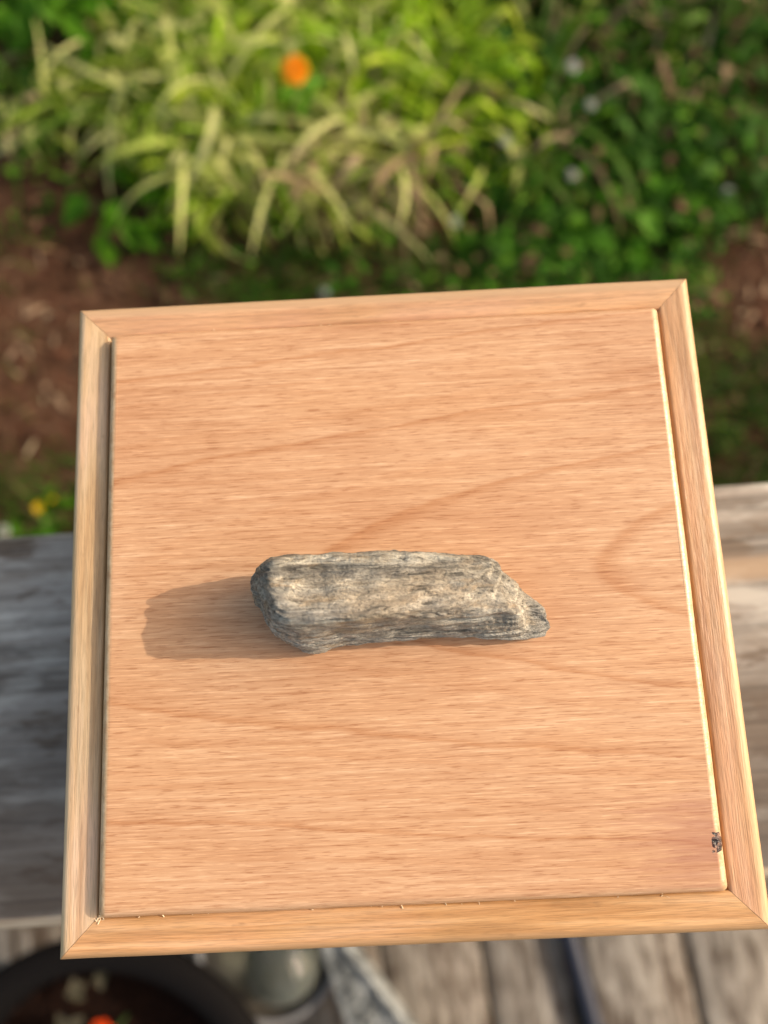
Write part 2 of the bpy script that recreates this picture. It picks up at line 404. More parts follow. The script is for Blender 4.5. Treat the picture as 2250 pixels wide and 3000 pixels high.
panel = link('lid_panel', me, box, (0, 0, zt))
# knot on the right edge: bark-lined ring with a chipped middle, following the rounded edge
m = NT('dark_knot'); f = m.noise(m.coord((750, 750, 750)), 1, 3, 0.6)
c = m.ramp(f, [(0.42, (0.018, 0.010, 0.010)), (0.55, (0.09, 0.04, 0.03)), (0.62, (0.30, 0.15, 0.10)), (0.72, (0.55, 0.36, 0.26))])
m.bump(f, 1.0, 0.0012); M_knot = m.done(c, 0.25, 0.6)
kv, kf = [], []
def panel_top(x):
    d = 0.0888 - x; r = 0.0028
    return PT if d > r else PT - r + math.sqrt(max(r*r-(r-d)**2, 0))
for i in range(15):
    for j in range(15):
        u, v = i/14*2-1, j/14*2-1
        rr = 0.5 + 0.35*(1-0.6*abs(v))
        x = 0.0868 + u*0.0023*rr - 0.0005*v*v; y = -0.0745 + v*0.0027
        h = 0.00022*(1-max(abs(u), abs(v))**4) - 0.00013 + 0.00022*mnoise.noise(Vector((x*900, y*900, 0)))
        kv.append((x, y, panel_top(min(x, 0.0887)) + h))
for i in range(14):
    for j in range(14): kf.append((i*15+j, (i+1)*15+j, (i+1)*15+j+1, i*15+j+1))
link('knot', mesh('knot', kv, kf, M_knot), panel)

M_fuzz = plain('pale_wood_fibre', (0.78, 0.62, 0.42), 0.6, 0.4)
rf = random.Random(33); fv, ff_ = [], []
def sliver(x, y, z, L, w, a):
    o = len(fv); ca, sa = math.cos(a)*L/2, math.sin(a)*L/2; k = rf.uniform(0.1, 0.5)*L
    for (t, zz) in ((-1, 0), (1, k)):
        for (du_, dz_) in ((-1, 0), (1, 0), (0, 1)):
            fv.append((x+t*ca-du_*w*math.sin(a), y+t*sa+du_*w*math.cos(a), z+zz+dz_*w*1.2))
    ff_.extend([(o, o+3, o+4, o+1), (o+1, o+4, o+5, o+2), (o+2, o+5, o+3, o), (o, o+1, o+2), (o+3, o+5, o+4)])
for _ in range(0): sliver(rf.uniform(-0.083, 0.083), rf.choice([rf.uniform(-0.083, 0.083), rf.uniform(-0.083, -0.03)]), PT-0.00003, rf.uniform(0.0004, 0.0010), rf.uniform(0.00008, 0.00016), rf.uniform(0, 6.28))
for _ in range(11): sliver(-0.0893+rf.gauss(0, 0.0007), -0.0886+rf.gauss(0, 0.0007), rf.uniform(-0.0004, 0.0002), rf.uniform(0.0006, 0.0015), rf.uniform(0.0001, 0.0002), rf.uniform(0, 6.28))
for _ in range(34): sliver(rf.uniform(-0.085, 0.085), rf.choice([-1, 1])*0.0885+rf.gauss(0, 0.0003), 0.0, rf.uniform(0.0002, 0.0011), rf.uniform(0.00006, 0.00016), rf.uniform(0, 6.28))
tag(link('wood_fibres', mesh('wood_fibres', fv, ff_, M_fuzz, False), box, (0, 0, zt)), kind='stuff')

bh = zt - FT - 0.0006
for nm, sx, loc, rz in (('side_panel', 0.188, (0, -0.0876, bh/2), 0), ('side_panel', 0.188, (0, 0.0876, bh/2), 0),
                        ('side_panel', 0.1636, (-0.0878, 0, bh/2), 90), ('side_panel', 0.1636, (0.0878, 0, bh/2), 90)):
    o = link(nm, box_mesh(nm, sx, 0.011, bh, M_side, bev=0.0008), box, loc, (0, 0, R(rz)))
link('bottom_panel', box_mesh('bottom_panel', 0.1640, 0.1636, 0.006, M_side), box, (0, 0, 0.0032))

# ------------------------------------------------------------------ the rock on the lid
PZ = ZL + PT
Bc = [(-39.7, 5.9, 16), (-34.6, 8.2, 25), (-25.5, 9.1, 24), (-14.2, 9.4, 22.5), (-0.2, 9.3, 21), (13.9, 7.9, 19.5), (25.5, 6.7, 17.5), (31.7, 1.9, 13.5), (37.4, -3.4, 7.5), (42.1, -7.4, 6.5)]
Cc = [(-39.8, 2.6, 16.5), (-34.2, 1.8, 25.3), (-24.5, 2.1, 23.0), (-13.1, 1.5, 24.0), (0.6, 0.8, 24.2), (14.4, -0.3, 22.7), (25.4, -0.8, 19.5), (32.0, -3.8, 15.2), (37.4, -7.8, 6.8), (42.7, -10.5, 6.5)]
Dc = [(-38.6, -0.4, 14.5), (-32.0, -7.1, 26.5), (-24.2, -8.1, 28), (-13.2, -8.0, 28), (0.2, -7.9, 26), (13.9, -8.0, 23.5), (25.5, -7.9, 20.5), (32.9, -9.2, 17.5), (37.2, -10.8, 7.2), (42.4, -11.2, 5.6)]
Ec = [(-39.1, -3.0, 9), (-34.9, -9.8, 15), (-27.4, -13.2, 14.5), (-15.0, -12.4, 14), (-0.7, -11.4, 13), (13.7, -11.6, 12), (26.2, -12.3, 11), (33.0, -13.2, 9.5), (38.2, -13.7, 5), (42.9, -12.8, 4)]
Fc = [(-40.1, -3.9, 3), (-34.9, -11.7, 4), (-26.3, -16.6, 2.5), (-15.9, -15.3, 3.5), (-0.9, -14.3, 6), (14.0, -14.5, 6), (26.8, -15.3, 5), (33.0, -16.0, 3.5), (38.2, -15.8, 2.5), (41.9, -14.7, 2.3)]
Gc = [(x, y+4.0, z0) for (x, y, z), z0 in zip(Fc, (1, 0.2, -0.1, 0.3, 2.0, 2.4, 1.5, 0.3, -0.1, 0.4))]
Hc = [(x, y-3.5, z0) for (x, y, z), z0 in zip(Bc, (1.5, 0.5, 0, 0, 0.2, 0.2, 0, 0, 0.2, 0.6))]
Ic = [(x-0.3, y+0.5, z*0.45) for (x, y, z) in Bc]
rings = np.array([Hc, Ic, Bc, Cc, Dc, Ec, Fc, Gc]).transpose(1, 0, 2)      # stations x ring x 3
capL = np.array([-42.1, 1.5, 9.5]); capR = np.array([43.9, -12.6, 3.6])
def shrink(rg, cap, f): return cap + (rg-cap)*f
rings = np.concatenate([shrink(rings[:1], capL, 0.12)+(-0.1, 0, 0), shrink(rings[:1], capL, 0.62)+(-0.6, 0, 0), rings,
                        shrink(rings[-1:], capR, 0.86)+(0.5, 0, 0), shrink(rings[-1:], capR, 0.5)+(0.75, 0, 0), shrink(rings[-1:], capR, 0.12)+(0.45, 0, 0)])
def cr(P, t, closed):
    n = len(P); i = int(math.floor(t)); f = t-i
    g = (lambda k: P[k % n]) if closed else (lambda k: P[min(max(k, 0), n-1)])
    a, b, c_, d = g(i-1), g(i), g(i+1), g(i+2)
    cm = 0.5*(2*b+(c_-a)*f+(2*a-5*b+4*c_-d)*f*f+(3*b-a-3*c_+d)*f**3)
    ln = b+(c_-b)*f
    return 0.72*cm+0.28*ln
NS, NR = 260, 150
tmp = np.array([[cr(rings[:, j], u, False) for j in range(rings.shape[1])] for u in np.linspace(0, len(rings)-1.0001, NS)])
P = np.array([[cr(tmp[k], v, True) for v in np.linspace(0, rings.shape[1], NR, endpoint=False)] for k in range(NS)])
du = np.gradient(P, axis=0); dv = np.roll(P, -1, 1)-np.roll(P, 1, 1)
N_ = np.cross(dv, du); N_ /= np.linalg.norm(N_, axis=2, keepdims=True)+1e-9
if (N_[NS//2, :, 2]*(P[NS//2, :, 2]-12)).sum() < 0: N_ = -N_
fz = mnoise.fractal
for k in range(NS):
    endf = min(1, k/14, (NS-1-k)/14)
    for j in range(NR):
        x, y, z = P[k, j]
        q = z*0.9 + y*0.55 + 1.2*mnoise.noise(Vector((x*0.06, y*0.1, z*0.1)))
        lay = mnoise.noise(Vector((x*0.035, q*0.85, 0.3))) + 0.55*mnoise.noise(Vector((x*0.09, q*2.1, 5)))
        crack = 1-abs(mnoise.noise(Vector((x*0.05, q*0.75, 11))))*6
        groove = math.exp(-((y-(5.3+0.25*math.sin(x*0.3)))/0.7)**2)*(1 if z > 13 else 0)*max(0, min(1, (24-x)/8))
        d = -0.9*groove + 0.75*lay + 0.75*mnoise.noise(Vector((x*0.16, y*0.22, z*0.22))) + 0.16*fz(Vector((x*0.5, y*0.9, z*0.9)), 0.8, 2.1, 4)
        if crack > 0: d -= 0.75*crack*crack*max(0, 0.4+mnoise.noise(Vector((x*0.07, y*0.2, 3))))
        # undercut ledge below the bright lip on the right half of the front
        lip = math.exp(-((z-(17.6-0.10*(x-15)))/0.55)**2) * max(0, min(1, (x-4)/6)) * max(0, min(1, (33-x)/4)) * (1 if y < -7 else 0)
        d -= 1.3*lip
        P[k, j] += N_[k, j]*d*(0.3+0.7*endf)
P[:, :, 2] -= 0
zmin = P[:, :, 2].min(); P[:, :, 2] = np.where(P[:, :, 2] < 0.05, 0.05 + 0.02*P[:, :, 2], P[:, :, 2])
verts = P.reshape(-1, 3)*0.001
idx = np.arange(NS*NR).reshape(NS, NR)
q = np.stack([idx[:-1], np.roll(idx, -1, 1)[:-1], np.roll(idx, -1, 1)[1:], idx[1:]], -1).reshape(-1, 4)
verts = np.concatenate([verts, [P[0].mean(0)*0.001, P[-1].mean(0)*0.001]])
a, b = len(verts)-2, len(verts)-1
capq = [(a, idx[0, (j+1) % NR], idx[0, j], idx[0, j]) for j in range(0)]
m = NT('banded_schist')
strata = m.coord((20, 380, 560), (0.3, 0, 0), (R(-12), 0, R(-3)))
n1 = m.noise(strata, 1, 6, 0.62, 0.5)
c = m.ramp(n1, [(0.27, (0.085, 0.074, 0.062)), (0.37, (0.23, 0.20, 0.165)), (0.47, (0.345, 0.312, 0.257)), (0.58, (0.45, 0.415, 0.35)), (0.74, (0.66, 0.63, 0.55))])
n2 = m.noise(m.coord((45, 170, 170), (1, 1, 0)), 1, 5, 0.6)
c = m.mix(m.ramp(n2, [(0.44, 0.0), (0.60, 0.75)]), c, m.ramp(n1, [(0.3, (0.16, 0.152, 0.138)), (0.7, (0.44, 0.43, 0.39))]))
n3 = m.noise(m.coord((60, 200, 200), (5, 2, 9)), 1, 4, 0.6)
c = m.mix(m.ramp(n3, [(0.54, 0.0), (0.64, 0.6)]), c, (0.38, 0.28, 0.17))
n4 = m.noise(m.coord((70, 330, 330), (8, 2, 4)), 1, 5, 0.65)
c = m.mix(m.ramp(n4, [(0.56, 0.0), (0.63, 0.8)]), c, (0.60, 0.56, 0.48))
sx_ = m.n('ShaderNodeSeparateXYZ'); tcr = m.n('ShaderNodeTexCoord'); m.l(tcr.outputs['Object'], sx_.inputs[0])
grey = m.ramp(m.math('ADD', sx_.outputs[0], m.math('MULTIPLY', m.math('SUBTRACT', n2, 0.5), 0.02)), [(0.0, 0.0), (0.034, 0.0), (0.040, 0.55)])
c = m.mix(grey, c, (0.25, 0.24, 0.215))
tan = m.n('ShaderNodeVectorMath', operation='DISTANCE'); m.l(m.coord((0.5, 1, 0.6)), tan.inputs[0]); tan.inputs[1].default_value = (0.0, -0.0035, 0.0145)
c = m.mix(m.ramp(m.math('ADD', tan.outputs['Value'], m.math('MULTIPLY', m.math('SUBTRACT', n2, 0.5), 0.02)), [(0.002, 0.55), (0.011, 0.0)]), c, (0.44, 0.345, 0.235))
spk = m.noise(m.coord((900, 1500, 1500)), 1, 3, 0.7)
c = m.mix(0.45, c, m.ramp(spk, [(0.36, 0.35), (0.47, 1.0), (0.64, 1.35)]), 'MULTIPLY')
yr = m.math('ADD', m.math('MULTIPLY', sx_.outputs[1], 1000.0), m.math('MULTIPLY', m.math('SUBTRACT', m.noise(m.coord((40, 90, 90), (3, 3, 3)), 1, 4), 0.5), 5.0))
bands = m.ramp(m.math('DIVIDE', m.math('ADD', yr, 20.0), 32.0), [(0.0, (1.14, 1.12, 1.10)), (0.34, (1.12, 1.10, 1.07)), (0.42, (1.0, 0.97, 0.94)), (0.60, (1.0, 0.95, 0.88)), (0.70, (0.86, 0.82, 0.75)), (0.765, (0.50, 0.49, 0.47)), (0.80, (0.62, 0.60, 0.56)), (0.83, (1.0, 0.98, 0.92)), (0.88, (1.0, 0.98, 0.92)), (0.95, (0.55, 0.52, 0.47))])  # front face lightened in the colour against its shade; other bands are stone
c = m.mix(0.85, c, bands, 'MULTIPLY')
fl = m.noise(m.coord((60, 800, 1100), (0, 0, 0), (R(-12), 0, R(-2))), 1, 5, 0.68, 0.3)
c = m.mix(0.85, c, m.ramp(fl, [(0.36, 0.18), (0.42, 0.80), (0.55, 1.0), (0.64, 1.4)]), 'MULTIPLY')
m.bump(m.math('ADD', m.math('ADD', m.math('MULTIPLY', n1, 0.8), fl), m.math('MULTIPLY', spk, 0.7)), 1.0, 0.0011)
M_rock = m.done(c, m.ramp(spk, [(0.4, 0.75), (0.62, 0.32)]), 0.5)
tri_l = [(a, int(idx[0, (j+1) % NR]), int(idx[0, j])) for j in range(NR)] + [(b, int(idx[-1, j]), int(idx[-1, (j+1) % NR])) for j in range(NR)]
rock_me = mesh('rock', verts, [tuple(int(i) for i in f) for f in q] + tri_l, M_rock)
bm = bmesh.new(); bm.from_mesh(rock_me); bmesh.ops.recalc_face_normals(bm, faces=bm.faces); bm.to_mesh(rock_me); bm.free()
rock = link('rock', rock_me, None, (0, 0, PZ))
tag(rock, 'long grey and cream banded rock lying across the middle of the box lid', 'rock')

# ------------------------------------------------------------------ things on the deck below
pot = empty('plant_pot', (-0.375, -0.548, 0.0))
tag(pot, 'large black plastic plant pot on the deck at the lower left', 'plant pot')
m = NT('black_plastic'); m.bump(m.noise(m.coord((90, 90, 90)), 1, 3), 0.15, 0.002); M_black = m.done((0.006, 0.005, 0.005), 0.8, 0.10)
prof = [(0.0, 0.003), (0.092, 0.003), (0.096, 0.008), (0.195, 0.215), (0.222, 0.219), (0.226, 0.226), (0.226, 0.244), (0.221, 0.249), (0.197, 0.250), (0.191, 0.244), (0.183, 0.20), (0.150, 0.10)]
v_, f_ = lathe(prof, 72); link('pot_wall', mesh('pot_wall', v_, f_, M_black), pot)
m = NT('potting_soil'); c = m.ramp(m.noise(m.coord((120, 120, 120)), 1, 5, 0.7), [(0.35, (0.006, 0.003, 0.002)), (0.6, (0.022, 0.009, 0.005)), (0.75, (0.07, 0.03, 0.016))])
m.bump(m.noise(m.coord((150, 150, 150)), 1, 4), 1.0, 0.01); M_psoil = m.done(c, 0.95, 0.1)
v_, f_ = lathe([(0.0, 0.182), (0.06, 0.180), (0.12, 0.176), (0.1755, 0.178)], 72)
v_ = [(x, y, z + 0.006*mnoise.noise(Vector((x*60, y*60, 0)))) for x, y, z in v_]
link('soil', mesh('soil', v_, f_, M_psoil), pot)

M_stem = plain('green_stem', (0.05, 0.10, 0.025), 0.6, 0.3)
M_orange = leaf_mat('orange_petal', [(0.0, (0.90, 0.28, 0.006)), (1.0, (0.95, 0.38, 0.010))], 0.25, 0.5)
M_red = leaf_mat('red_orange_petal', [(0.0, (0.72, 0.06, 0.006)), (1.0, (0.80, 0.10, 0.008))], 0.25, 0.5)
M_yellow = leaf_mat('yellow_petal', [(0.0, (0.75, 0.50, 0.01)), (1.0, (0.80, 0.55, 0.02))], 0.25, 0.35)
M_white = leaf_mat('white_petal', [(0.0, (0.42, 0.45, 0.38)), (1.0, (0.60, 0.60, 0.56))], 0.3, 0.5)
M_calyx = plain('calyx_green', (0.06, 0.12, 0.03), 0.6, 0.3)

def petal_rosette(layers, seed):
    """layers of ruffled petals: (count, radius, tilt up, z)"""
    rd = random.Random(seed); vs_, fs = [], []
    for (n, rad, tilt, z, wid) in layers:
        for k in range(n):
            a = 2*math.pi*(k+0.5*rd.random())/n; base = len(vs_)
            ca, sa = math.cos(a), math.sin(a); t = tilt + rd.uniform(-0.15, 0.15); r_ = rad*rd.uniform(0.88, 1.08)
            for i in range(5):
                u = i/4; w = wid*math.sin(min(1, u*1.1+0.12)*math.pi*0.62)*(1 if i < 4 else 0.7)
                d = r_*u; zz = z + d*math.sin(t)*(1-0.35*u) ; hor = d*math.cos(t)
                for s in (-1, 0, 1):
                    ruf = rd.uniform(-1, 1)*0.05*rad*u + (0.10*rad*u if s == 0 else 0)
                    x, y = hor, s*w
                    vs_.append((x*ca-y*sa, x*sa+y*ca, zz+ruf))
            for i in range(4):
                for s in (0, 1):
                    fs.append((base+i*3+s, base+(i+1)*3+s, base+(i+1)*3+s+1, base+i*3+s+1))
    return vs_, fs

def broad_leaf(L, w, cup=0.25, bend=0.35, lobes=0):
    vs_, fs = [], []; n = 7
    for i in range(n+1):
        u = i/n; hw = w*math.sin(math.pi*min(1, u**0.75))**0.8 + 0.0003
        if lobes: hw *= 0.78+0.30*abs(math.sin(u*math.pi*lobes))
        x = L*u; z = -bend*L*u*u*0.6
        for s in (-1, -0.5, 0, 0.5, 1):
            vs_.append((x, s*hw, z + cup*hw*s*s*1.3 - (0.0006 if s == 0 else 0)))
    for i in range(n):
        for s in range(4): fs.append((i*5+s, (i+1)*5+s, (i+1)*5+s+1, i*5+s+1))
    return vs_, fs

def strap_leaf(L, w, e0, bend, kink=None, tw=0.0):
    """arching ribbon: starts at elevation e0, bends over; optional sharp fold at fraction kink"""
    vs_, fs = [], []; n = 11; x = z = 0.0; e = e0
    for i in range(n+1):
        u = i/n
        hw = w*(0.55+0.45*min(1, u*4))*(1 if u < 0.7 else max(0.06, 1-((u-0.7)/0.3)**1.8))
        t = tw*u
        for s in (-1, 0, 1):
            lx = -math.sin(e); lz = math.cos(e)
            fold = (0.30*hw if s else 0)
            yy = s*hw*math.cos(t); up = fold + s*hw*math.sin(t)
            vs_.append((x+lx*up, yy, z+lz*up))
        e -= bend/n*(0.5+1.2*u)
        if kink and abs(u-kink) < 0.5/n: e -= 1.25
        x += L/n*math.cos(e); z += L/n*math.sin(e)
    for i in range(n):
        for s in (0, 1): fs.append((i*3+s, (i+1)*3+s, (i+1)*3+s+1, i*3+s+1))
    return vs_, fs

def floret_stem(h, rad, lean, seed):
    rd = random.Random(seed); a = rd.uniform(0, 6.28)
    pts = [(lean*t*t*math.cos(a), lean*t*t*math.sin(a), h*t) for t in (0, 0.25, 0.5, 0.75, 1)]
    return tube(pts, [rad, rad, rad*0.9, rad*0.8, rad*0.8], 6), pts[-1]

M_bl = leaf_mat('broad_leaf_green', [(0.0, (0.035, 0.12, 0.004)), (0.5, (0.075, 0.22, 0.007)), (1.0, (0.13, 0.30, 0.014))], 0.4, 0.6)
def flower(name, loc, h, layers, pmat, label, cat, group=None, seed=1, leaves=0, lean=0.03, rs=0.0022, rx=0.0):
    e = empty(name, loc); tag(e, label, cat, group)
    (v_, f_), tip = floret_stem(h, rs, lean, seed); link('stem', mesh('stem', v_, f_, M_stem), e)
    v_, f_ = petal_rosette(layers, seed); link('flower_head', mesh('flower_head', v_, f_, pmat), e, tip, (rx, 0, 0))
    v_, f_ = lathe([(0.0, -rs*3), (rs*2.2, -rs*2), (rs*3, 0.0), (rs*2.2, rs*1.2), (0, rs*1.6)], 10)
    link('calyx', mesh('calyx', v_, f_, M_calyx), e, tip, (rx, 0, 0))
    rd = random.Random(seed+50)
    for k in range(leaves):
        v_, f_ = broad_leaf(rd.uniform(0.04, 0.07), 0.011, 0.3, 0.5, 4)
        t = rd.uniform(0.15, 0.8)
        link('leaf', mesh('leaf', v_, f_, M_bl), e, (tip[0]*t*t, tip[1]*t*t, h*t), (rd.uniform(-0.3, 0.3), rd.uniform(-0.6, 0.1), rd.uniform(0, 6.28)))
    return e

MARI = lambda r: [(14, r, 0.05, 0, r*0.24), (12, r*0.85, 0.35, r*0.08, r*0.22), (10, r*0.62, 0.7, r*0.14, r*0.2), (8, r*0.42, 1.05, r*0.2, r*0.17)]
flower('marigold', (-0.356, -0.430, 0.174), 0.085, MARI(0.024), M_red, 'red orange marigold flower growing in the black plant pot', 'flower', None, 3, 0, 0.004)
rd = random.Random(12)
M_pale = leaf_mat('pale_seedling_leaf', [(0.0, (0.08, 0.07, 0.04)), (1.0, (0.15, 0.13, 0.085))], 0.3, 0.5)
for i, (x, y, lab) in enumerate(((-0.4085, -0.3915, 'small pale seedling in the pot close to its rear rim'), (-0.4165, -0.432, 'larger pale seedling in the pot left of the red flower'),
                            (-0.378, -0.3775, 'tiny pale seedling in the pot nearest the railing'))):
    s = empty('seedling', (x, y, 0.178)); tag(s, lab, 'seedling', 'pale seedlings in the black pot')
    v_, f_ = tube([(0, 0, -0.003), (0.001, 0.001, 0.03)], 0.001, 5); link('stem', mesh('stem', v_, f_, M_stem), s)
    for k in range(4):
        v_, f_ = broad_leaf((0.016, 0.022, 0.013)[i]*rd.uniform(0.8, 1.1), (0.006, 0.008, 0.005)[i], 0.3, 0.4)
        link('leaf', mesh('leaf', v_, f_, M_pale), s, (0.001, 0.001, 0.029), (0, -0.2, k*1.57+rd.random()))

# shallow dish with a pale rim, cloudy glass globe in it
dish = empty('dish', (-0.205, -0.402, 0.001)); tag(dish, 'round dark dish with a pale grey rim beside the black pot', 'dish')
M_rim = plain('pale_glazed_rim', (0.24, 0.24, 0.25), 0.5, 0.4); M_dark = plain('dark_glaze', (0.055, 0.047, 0.036), 0.4, 0.4)
v_, f_ = lathe([(0.0, 0.0), (0.070, 0.0), (0.076, 0.004), (0.0970, 0.043), (0.0940, 0.0435), (0.074, 0.010), (0.0, 0.008)], 64); link('dish_wall', mesh('dish_wall', v_, f_, M_dark), dish)
prof = [(0.097+0.0050*math.cos(a), 0.0455+0.0055*math.sin(a)) for a in np.linspace(0, 2*math.pi, 13)]
v_, f_ = lathe(prof, 64); link('rim', mesh('rim', v_, f_, M_rim), dish)
m = NT('cloudy_glass'); n = m.noise(m.coord((45, 45, 45)), 1, 4, 0.6)
c = m.ramp(n, [(0.32, (0.38, 0.41, 0.33)), (0.5, (0.52, 0.55, 0.47)), (0.68, (0.68, 0.70, 0.63))])
m.p.inputs['Transmission Weight'].default_value = 0.88; m.p.inputs['IOR'].default_value = 1.45
m.bump(m.noise(m.coord((70, 70, 70)), 1, 3), 0.7, 0.008); M_glass = m.done(c, 0.08, 0.6)
globe = empty('glass_globe', (-0.183, -0.420, 0.0105)); tag(globe, 'cloudy greenish glass globe standing in the pale rimmed dish', 'globe')
prof = [(0.0, 0.0), (0.026, 0.0)] + [(0.051*math.sin(a), 0.051-0.051*math.cos(a)) for a in np.linspace(0.55, 3.14, 26)]
v_, f_ = lathe(prof, 56); link('glass_body', mesh('glass_body', v_, f_, M_glass), globe)

# grey cast plate with scrolls in relief and a raised right edge
m = NT('grey_cast_metal'); n = m.noise(m.coord((60, 60, 60)), 1, 5, 0.6)
c = m.ramp(n, [(0.36, (0.07, 0.075, 0.072)), (0.5, (0.20, 0.21, 0.205)), (0.64, (0.40, 0.41, 0.395))])
m.bump(n, 0.4, 0.003); M_cast = m.done(c, 0.5, 0.5)
plate = empty('cast_plate', (0, 0, 0.053)); tag(plate, 'grey wedge shaped cast metal plate with raised scrolls right of the glass globe', 'plate')
C_, D_ = (0.075, -0.605), (-0.103, -0.369)
outline = [(-0.130, -0.330), (-0.1285, -0.4017), (-0.115, -0.4363), (-0.1095, -0.4606), (-0.098, -0.4883), (-0.068, -0.605), C_, D_, (-0.110, -0.330)]
bm = bmesh.new()
vsb = [bm.verts.new((x, y, 0)) for x, y in outline]; fb = bm.faces.new(vsb)
ex = bmesh.ops.extrude_face_region(bm, geom=[fb])
for v in ex['geom']:
    if isinstance(v, bmesh.types.BMVert): v.co.z = 0.026
bmesh.ops.recalc_face_normals(bm, faces=bm.faces)
bmesh.ops.bevel(bm, geom=list(bm.edges), offset=0.003, segments=2, affect='EDGES')
me = bpy.data.meshes.new('plate_body'); bm.to_mesh(me); bm.free(); me.materials.append(M_cast); link('plate_body', me, plate)
d = (Vector(C_)-Vector(D_)); L_ = d.length; d.normalize(); nrm = Vector((d.y, -d.x))
edge_pts = [(D_[0]+d.x*t+nrm.x*0.008, D_[1]+d.y*t+nrm.y*0.008, 0.028) for t in np.linspace(0.016, L_-0.02, 24)]
M_edge = M_cast
v_, f_ = tube(edge_pts, 0.0075, 10); link('raised_edge', mesh('raised_edge', v_, f_, M_edge), plate)
def spiral(cx, cy, r, turns, flip):
    return [(cx + flip*r*(1-t*0.85)*math.cos(t*turns*6.28), cy + r*(1-t*0.85)*math.sin(t*turns*6.28), 0.0262) for t in np.linspace(0, 1, 40)]
for (cx, cy, r, fl_) in ((-0.092, -0.425, 0.012, 1), (-0.085, -0.457, 0.015, -1), (-0.055, -0.468, 0.012, 1), (-0.072, -0.492, 0.015, -1), (-0.036, -0.494, 0.014, 1), (-0.06, -0.53, 0.018, 1)):
    v_, f_ = tube(spiral(cx, cy, r, 1.6, fl_), 0.0032, 6); link('scroll', mesh('scroll', v_, f_, M_cast), plate)

for fx, fy in ((0.045, -0.585), (-0.05, -0.585)):
    link('foot', mesh('foot', *lathe([(0.0, -0.052), (0.009, -0.052), (0.007, 0.004), (0.0, 0.004)], 16), M_cast), plate, (fx, fy, 0))

# hose lying along the boards
m = NT('navy_rubber'); m.bump(m.noise(m.coord((200, 200, 200)), 1, 2), 0.1, 0.001); M_hose = m.done((0.022, 0.026, 0.045), 0.42, 0.45)
pts = [(0.2245+0.0190*t+0.002*math.sin(t*0.9), -0.4384-0.098*t, 0.0142) for t in np.linspace(-4.0, 9, 40)]
v_, f_ = tube(pts, 0.0135, 16); hose = link('garden_hose', mesh('garden_hose', v_, f_, M_hose))
tag(hose, 'thick dark navy hose lying along the deck boards', 'hose')

# ------------------------------------------------------------------ the flower bed
M_strap = {  # leaf tones also carry sun and shade contrast painted into the colour
 'yellowing': leaf_mat('yellowing_strap_leaf', [(0.0, (0.12, 0.24, 0.012)), (0.25, (0.34, 0.46, 0.05)), (0.5, (0.62, 0.66, 0.20)), (1.0, (0.80, 0.76, 0.40))], 0.45, 0.45),
 'green': leaf_mat('bright_strap_leaf', [(0.0, (0.08, 0.20, 0.006)), (0.4, (0.28, 0.48, 0.018)), (1.0, (0.60, 0.70, 0.07))], 0.45, 0.4),
 'dry': leaf_mat('dry_strap_leaf', [(0.0, (0.20, 0.13, 0.07)), (0.5, (0.34, 0.24, 0.14)), (1.0, (0.46, 0.37, 0.22))], 0.25, 0.7),
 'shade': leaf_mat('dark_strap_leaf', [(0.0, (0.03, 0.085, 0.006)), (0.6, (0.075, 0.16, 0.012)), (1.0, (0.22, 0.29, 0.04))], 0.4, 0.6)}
rd = random.Random(4)
def strap_set(mat, n, L0, L1, e_lo, e_hi):
    out = []
    for i in range(n):
        v_, f_ = strap_leaf(rd.uniform(L0, L1), rd.uniform(0.0034, 0.0068), R(rd.uniform(e_lo, e_hi)), rd.uniform(1.0, 2.8), rd.choice([None, rd.uniform(0.25, 0.7), rd.uniform(0.25, 0.7)]), rd.uniform(-1.8, 1.8))
        out.append(mesh('leaf', v_, f_, mat))
    return out
S = {k: strap_set(mt, 26, 0.13, 0.30, 30, 85) for k, mt in M_strap.items()}

def clump(x, y, n, mixw, label, spread=0.10, az=(-math.pi/2, 1.5), scale=1.0, group='clumps of strap leaves in the flower bed', name='strap_leaf_plant', cat='plant'):
    y += 0.045 if x < 0.25 else 0.08
    e = empty(name, (x, y, GZ + soil_h(x, y) - 0.005)); tag(e, label, cat, group)
    kinds = [k for k, w in mixw for _ in range(w)]
    for i in range(int(n*(3.5 if x < 0.25 else 2.2))):
        k = rd.choice(kinds); s = scale*rd.uniform(0.75, 1.15)
        a = rd.gauss(az[0], az[1])
        r = spread*math.sqrt(rd.random()); b = rd.uniform(0, 6.28)
        link('leaf', rd.choice(S[k]), e, (r*math.cos(b), r*math.sin(b), rd.uniform(0, 0.07)), (rd.gauss(0, 0.45), rd.uniform(-0.3, 0.4), a), (s, s*rd.uniform(0.85, 1.2), s))
    return e
Y, Gn, Dr, Sh = 'yellowing', 'green', 'dry', 'shade'
